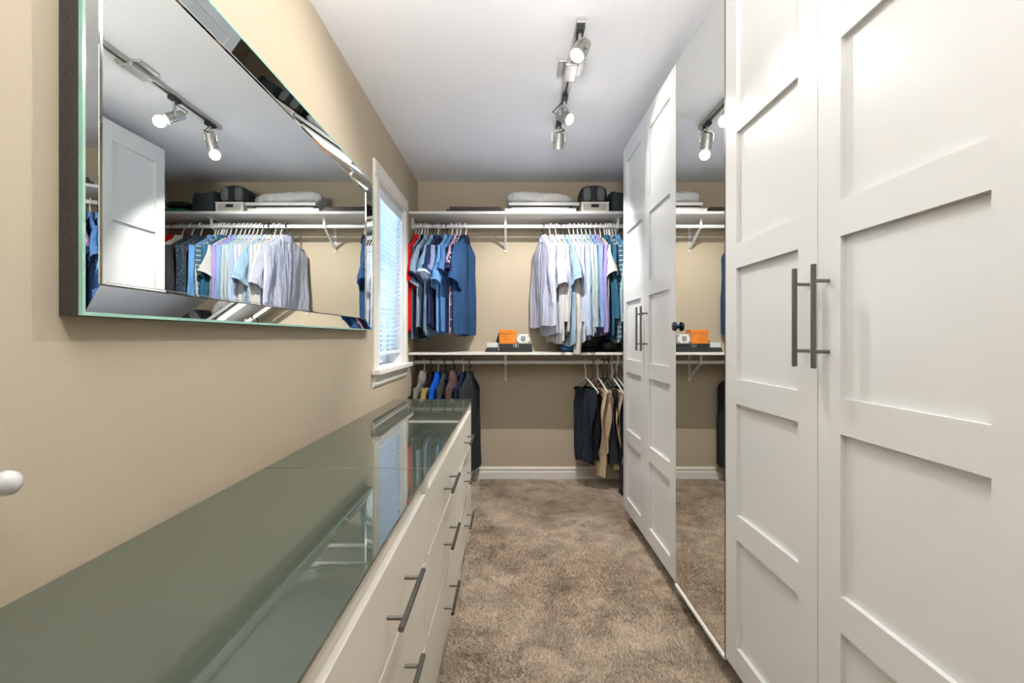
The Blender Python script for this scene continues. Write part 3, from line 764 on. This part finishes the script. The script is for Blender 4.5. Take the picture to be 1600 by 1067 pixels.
# white perforated basket
bk_ = thing('storage_basket', (.640, 3.865, ZS1+.001), label='white plastic basket with square holes on the upper shelf, under the black bag', cat='basket')
def perf(nx, nz, W_, Hh, axis, at, skip=None):
    m = MB(); cw, ch = W_/nx, Hh/nz; q = .22
    for i in range(nx):
        for j in range(nz):
            a0, b0 = -W_/2+i*cw, j*ch; a1, b1 = a0+cw, b0+ch
            P = lambda a, b: (a, at, b) if axis == 'x' else (at, a, b)
            o4 = [P(a0, b0), P(a1, b0), P(a1, b1), P(a0, b1)]
            if j == 0 or j == nz-1 or i == 0 or i == nx-1 : m.add(o4, [(0, 1, 2, 3)]); continue
            if skip and skip(i, j):
                continue
            i4 = [P(a0+cw*q, b0+ch*q), P(a1-cw*q, b0+ch*q), P(a1-cw*q, b1-ch*q), P(a0+cw*q, b1-ch*q)]
            m.add(o4+i4, [(0, 1, 5, 4), (1, 2, 6, 5), (2, 3, 7, 6), (3, 0, 4, 7)])
    return m
M_bask = mat('basket_plastic', srgb(226, 222, 212), .4)
sk = lambda i, j: j in (3, 4) and 5 <= i <= 8
for (nx, Wd, ax, at, s_) in ((14, .205, 'x', -.115, sk), (14, .205, 'x', .115, sk), (14, .23, 'y', -.1025, None), (14, .23, 'y', .1025, None)):
    o = perf(nx, 6, Wd, .074, ax, at, s_).build('side', M_bask, bk_)
    md = o.modifiers.new('solid', 'SOLIDIFY'); md.thickness = .003; md.offset = 0
box('bottom', (-.101, .101, -.113, .113, 0, .003), M_bask, bk_, 0)
rm = MB()
for d in ((-.107, .107, -.120, -.112), (-.107, .107, .112, .120), (-.107, -.0995, -.112, .112), (.0995, .107, -.112, .112)): rm.box(*d, .072, .078)
rm.build('rim', M_bask, bk_, .001, 1)
box('dark_liner', (-.096, .096, -.108, .108, .004, .070), mat('basket_contents', srgb(50, 48, 46), .9, var=.3, vscale=30), bk_, 0.004)

# black and grey bag
M_bagb = mat('black_nylon', srgb(34, 34, 36), .6, bump=.3, bscale=200); M_bagg = mat('grey_mesh', srgb(104, 106, 108), .8, bump=.5, bscale=300)
bg_ = thing('camera_bag', (.637, 3.87, ZS1+.0800), label='black bag with grey front panels and top handle, sitting on the white basket', cat='bag')
softbox('body', 0, 0, 0, .20, .19, .138, M_bagb, bg_, n=7, noise=.015, seed=5, topshape=lambda q: 1-.14*q*q)
for s_ in (-1, 1):
    softbox('front_panel', s_*.052, -.092, .014, .058, .022, .104, M_bagg, bg_, n=4, noise=.02, seed=6)
    softbox('side_pocket', s_*.098, 0, .006, .024, .12, .085, M_bagb, bg_, n=3.5, noise=.03, seed=8)
box('strap', (-.017, .017, -.103, -.098, .008, .118), M_bagb, bg_, .002)
MB().tube([(-.05, 0, .118), (-.035, 0, .136), (0, 0, .142), (.035, 0, .136), (.05, 0, .118)], .008, 8, flat=1.6).build('handle', M_bagb, bg_)
# dark fabric bin next to it
M_fbin = mat('dark_teal_fabric', srgb(44, 54, 60), .8, bump=.4, bscale=120, var=.15, vscale=8)
fb = thing('fabric_bin', (.855, 3.88, ZS1+.001), R(6), label='dark teal soft fabric bin on the upper shelf, right of the black bag', cat='bin')
rr = []
for (q, w_, d_) in ((0, .098, .11), (.3, .100, .112), (.7, .092, .108), (1, .078, .098)):
    rr.append([(w_*math.copysign(abs(math.cos(a_))**.4, math.cos(a_))*(1+.04*math.sin(5*a_+q*5)), d_*math.copysign(abs(math.sin(a_))**.4, math.sin(a_)), q*.165+ (.012*math.cos(2*a_) if q == 1 else 0)) for a_ in [2*PI*k/36 for k in range(36)]])
MB().loft(rr, True, True).build('body', M_fbin, fb)
MB().tube([(-.04, -.105, .10), (-.03, -.122, .07), (.03, -.122, .07), (.04, -.105, .10)], .004, 6, flat=2).build('handle', M_bagb, fb)
cp = softbox('folded_cloth', 1.08, 3.88, ZS1+.001, .22, .22, .045, mat('green_cloth', srgb(40, 120, 92), .8, bump=.4, bscale=40), None, n=3.2, noise=.06, seed=9)
tag(cp, 'folded green cloth under the dark cap, seen in the wall mirror', 'cloth')
ht = thing('dark_cap', (1.08, 3.88, ZS1+.048), label='dark flat cap lying on the green cloth, seen in the wall mirror', cat='cap')
softbox('crown', 0, 0, 0, .20, .18, .06, M_fbin, ht, n=2.3, noise=.05, seed=11)
softbox('brim', -.02, -.10, .004, .14, .08, .010, M_bagb, ht, n=2.4, noise=.02, seed=12)

# lower shelf boxes
def mpx(px_, d): return (px_-797)/778*d
M_leath = mat('black_leather', srgb(38, 40, 42), .4, bump=.2, bscale=150)
lb_ = thing('leather_box', (.043, 3.90, ZS2+.001), label='black leather box with a metal clasp in front, on the lower shelf', cat='box')
box('body', (-.126, .126, -.11, .11, 0, .046), M_leath, lb_, .003); box('lid', (-.128, .128, -.112, .112, .0465, .062), M_leath, lb_, .004)
M_chrome = mat('clasp_metal', srgb(200, 200, 198), .2, metal=1)
cl = MB(); cl.box(-.022, .022, -.1165, -.1125, .036, .041); cl.box(-.022, .022, -.1165, -.1125, .053, .058); cl.box(-.022, -.017, -.1165, -.1125, .041, .053); cl.box(.017, .022, -.1165, -.1125, .041, .053)
cl.lathe([(.006, 0), (.006, .004), (.003, .005)], 12, (0, -.1125, .047), (0, -1, 0))
cl.build('clasp', M_chrome, lb_)
# orange wooden box
M_owood = mat('orange_wood', srgb(222, 128, 40), .35, var=.18, vscale=9, bump=.08, bscale=50)
ob = thing('wooden_box', (-.018, 3.885, ZS2+.0645), label='orange-stained wooden box with a hinged lid, standing on the black leather box', cat='box')
box('body', (-.066, .066, -.06, .06, 0, .074), M_owood, ob, .002); box('lid', (-.067, .067, -.061, .061, .0755, .108), M_owood, ob, .003)
M_mark = mat('burnt_mark', srgb(140, 76, 22), .6)
mk = MB()
for i in range(9):
    mk.box(-.022+i*.005, -.0185+i*.005, -.0606, -.0600, .030, .030+.004+(.002 if i % 3 == 0 else 0))
mk.build('burnt_lettering', M_mark, ob)
hg = MB(); hg.add([(-.068, -.04, .001), (-.068, .055, .001), (-.068, .055, .100), (-.095, .045, .0), (-.097, -.05, .0)], [(0, 1, 2), (0, 2, 4), (1, 3, 2), (2, 3, 4), (0, 4, 3, 1)])
tag(hg.build('leaning_wedge', mat('dark_wedge', srgb(70, 58, 50), .7), None), 'dark brown wedge leaning against the left side of the orange box', 'block'); bpy.data.objects['leaning_wedge'].location = (-.018, 3.905, ZS2+.0640)
# white emblem box
wb = thing('emblem_box', (.102, 3.88, ZS2+.0645), label='small white box with dark corners and a dark square emblem, beside the orange box', cat='box')
box('body', (-.050, .050, -.05, .05, 0, .072), mat('white_leatherette', srgb(222, 222, 216), .5, bump=.1, bscale=100), wb, .006)
M_emb = mat('emblem_dark', srgb(60, 66, 74), .5)
em = MB()
def rot_plate(m_, cx, cz, hw_, hh_, ang=0, y=-.0515, th=.0012):
    pts = [(-hw_, -hh_), (hw_, -hh_), (hw_, hh_), (-hw_, hh_)]
    c_, s_ = math.cos(ang), math.sin(ang)
    m_.prism([(cx+a*c_-b*s_, cz+a*s_+b*c_) for a, b in pts], y, y+th, 'y')
em.prism([(-.017, .056), (.013, .056), (.013, .026), (-.002, .016), (-.017, .026)], -.0515, -.0500, 'y')
em.build('emblem', M_emb, wb)
e2 = MB(); rot_plate(e2, -.002, .045, .009, .005, 0, -.0522); rot_plate(e2, -.002, .031, .006, .005, PI/4, -.0522)
e2.build('emblem_inlay', mat('emblem_pale', srgb(190, 195, 200), .5), wb)
co = MB()
for sx_ in (-1, 1):
    for sz_ in (0, 1):
        rot_plate(co, sx_*.041, .010+sz_*.052, .007, .0035, sx_*(1 if sz_ else -1)*-PI/4, -.0512)
co.build('corner_mount', M_emb, wb)
# small black case and white box to the left
bc = thing('black_case', (-.145, 3.90, ZS2+.001), label='small black case on the lower shelf, left of the leather box', cat='box')
m = MB(); rr = [[(-.050, -.08, 0), (.048, -.08, 0), (.048, .08, 0), (-.050, .08, 0)], [(-.034, -.078, .034), (.047, -.078, .034), (.047, .078, .034), (-.034, .078, .034)]]
m.loft(rr); o = m.build('body', M_leath, bc, .002)
box('lid_line', (-.036, .0475, -.0805, -.078, .028, .030), M_bagb, bc, 0)
wx = thing('white_box', (-.138, 3.90, ZS2+.0355), label='small white cardboard box sitting on the black case', cat='box')
box('body', (-.040, .042, -.07, .07, 0, .026), WF, wx, .001); box('lid', (-.041, .043, -.071, .071, .026, .037), WF, wx, .001)
# clothes and things beneath the shirts on the lower shelf
fc = softbox('folded_jeans', .470, 3.95, ZS2+.001, .15, .24, .050, MIDB, None, n=4, noise=.03, seed=21); tag(fc, 'folded blue garment on the lower shelf beneath the white shirts', 'clothing')
fc = softbox('folded_trousers', .63, 3.96, ZS2+.001, .15, .24, .040, DKBLUE, None, n=4, noise=.03, seed=22); tag(fc, 'folded dark blue garment on the lower shelf beneath the mint shirts', 'clothing')
sh_ = thing('black_handbag', (.785, 3.93, ZS2+.001), label='black soft handbag slumped on the lower shelf beneath the tartan shirt', cat='bag')
softbox('body', 0, 0, 0, .17, .24, .10, M_bagb, sh_, n=2.6, noise=.07, seed=23)
MB().tube([(-.03, -.08, .08), (-.02, -.10, .115), (.02, -.10, .12), (.035, -.08, .085)], .005, 6).build('handle', M_bagb, sh_)
# black boots on the carpet by the wardrobe end
for i, (x, y, rz) in enumerate(((.86, 3.66, R(8)), (.96, 3.72, R(-6)))):
    b = thing('boot', (x, y, .010), rz, label=['black leather boot nearest the wardrobe end, below the trousers', 'black leather boot behind its pair, below the trousers'][i], cat='boot', group='pair of black boots')
    softbox('foot', 0, -.05, .014, .085, .24, .075, M_leath, b, n=2.5, noise=.03, seed=31)
    rr = [[(.042*r_*math.cos(a_), .04+.058*r_*math.sin(a_), z_) for a_ in [2*PI*k/20 for k in range(20)]] for z_, r_ in ((.04, .98), (.10, .88), (.16, .95), (.22, 1.02), (.225, .9), (.19, .85))]
    MB().loft(rr).build('shaft', M_leath, b); softbox('sole', 0, -.03, 0, .092, .28, .016, M_black, b, n=3, noise=.01, seed=32)

# ------------------------------------------------------------------ track light
tl = thing('track_rail', (.285, 2.5, H), label='satin steel ceiling track with a square junction plate, carrying three spotlights', cat='track light')
m = MB(); m.box(-.018, .018, -.50, .50, -.020, -.0005); m.build('rail', M_satin, tl, .002)
MB().box(-.005, .005, -.485, .485, -.0215, -.0198).build('slot', M_black, tl)
for s_ in (-1, 1): box('end_cap', (-.0185, .0185, s_*.506-.008, s_*.506+.008, -.022, -.0005), M_satin, tl, .002)
box('junction_plate', (-.060, .060, -.215, -.085, -.012, -.0004), M_satin, tl, .003)
box('feed_box', (-.030, .030, -.225, -.075, -.034, -.012), M_satin, tl, .004)
names = ['nearest spotlight of the ceiling track, its lit lens turned to the viewer', 'middle spotlight of the ceiling track, lit and turned to the wardrobes', 'farthest spotlight of the ceiling track, a steel can aimed down at the back wall']
for L_, nm in zip(LAMPS, names):
    hp = Vector(L_['head']); t = thing('spotlight', (0.285, L_['y'], H-.0215), label=nm, cat='spotlight', group='spotlights on the ceiling track')
    off = Vector((0.285, L_['y'], H-.0215))
    box('adapter', (-.015, .015, -.035, .035, -.020, 0), M_black, t, .002)
    hl = hp-off; d = (Vector(L_['aim'])-hp).normalized()
    MB().tube([(0, 0, -.02), (0, 0, -.048)], .007, 10).build('stem', M_satin, t)
    side = d.cross(Vector((0, 0, 1))).normalized()
    yk = MB()
    for s_ in (-1, 1):
        p = side*s_*.036
        yk.tube([Vector((0, 0, -.048)), Vector((0, 0, -.052))+p*.7, Vector((0, 0, -.064))+p, hl+p], .0042, 8, flat=1.8)
    yk.tube([hl-side*.037, hl-side*.032], .009, 12); yk.tube([hl+side*.037, hl+side*.032], .009, 12)
    yk.build('yoke', M_satin, t)
    hd = MB().lathe([(.010, -.050), (.020, -.049), (.024, -.042), (.027, -.014), (.0285, -.012), (.0285, -.007), (.030, -.005), (.0305, .030), (.0320, .032), (.0320, .040), (.0285, .040), (.0275, .030), (.020, .012), (.004, .010)], 28, hl, d).build('head', M_satin, t)
    MB().lathe([(.0215, .0175), (.0212, .0195), (.012, .0225), (.004, .0235)], 24, hl, d).build('lens', M_bulb, t)
    MB().tube([hl-d*.05, hl-d*.065+side*.03, Vector((.0, 0, -.045))+side*.035, Vector((0, 0, -.022))+side*.010], .0028, 6).build('cable', M_black, t)
    s = light('SPOT', 'spotlight_beam', hp+d*.050, L_['aim'], L_['power'], WARM, spot_size=L_['size'], spot_blend=.55, shadow_soft_size=.009)
    s.parent = t; s.location = hl+d*.050
    # added point light in front of the head, lifts the ceiling a little
    q = light('POINT', 'spotlight_fill', hp, L_['aim'], L_['fill_power'], WARM, shadow_soft_size=.03)
    q.parent = t; q.location = hl+d*.075
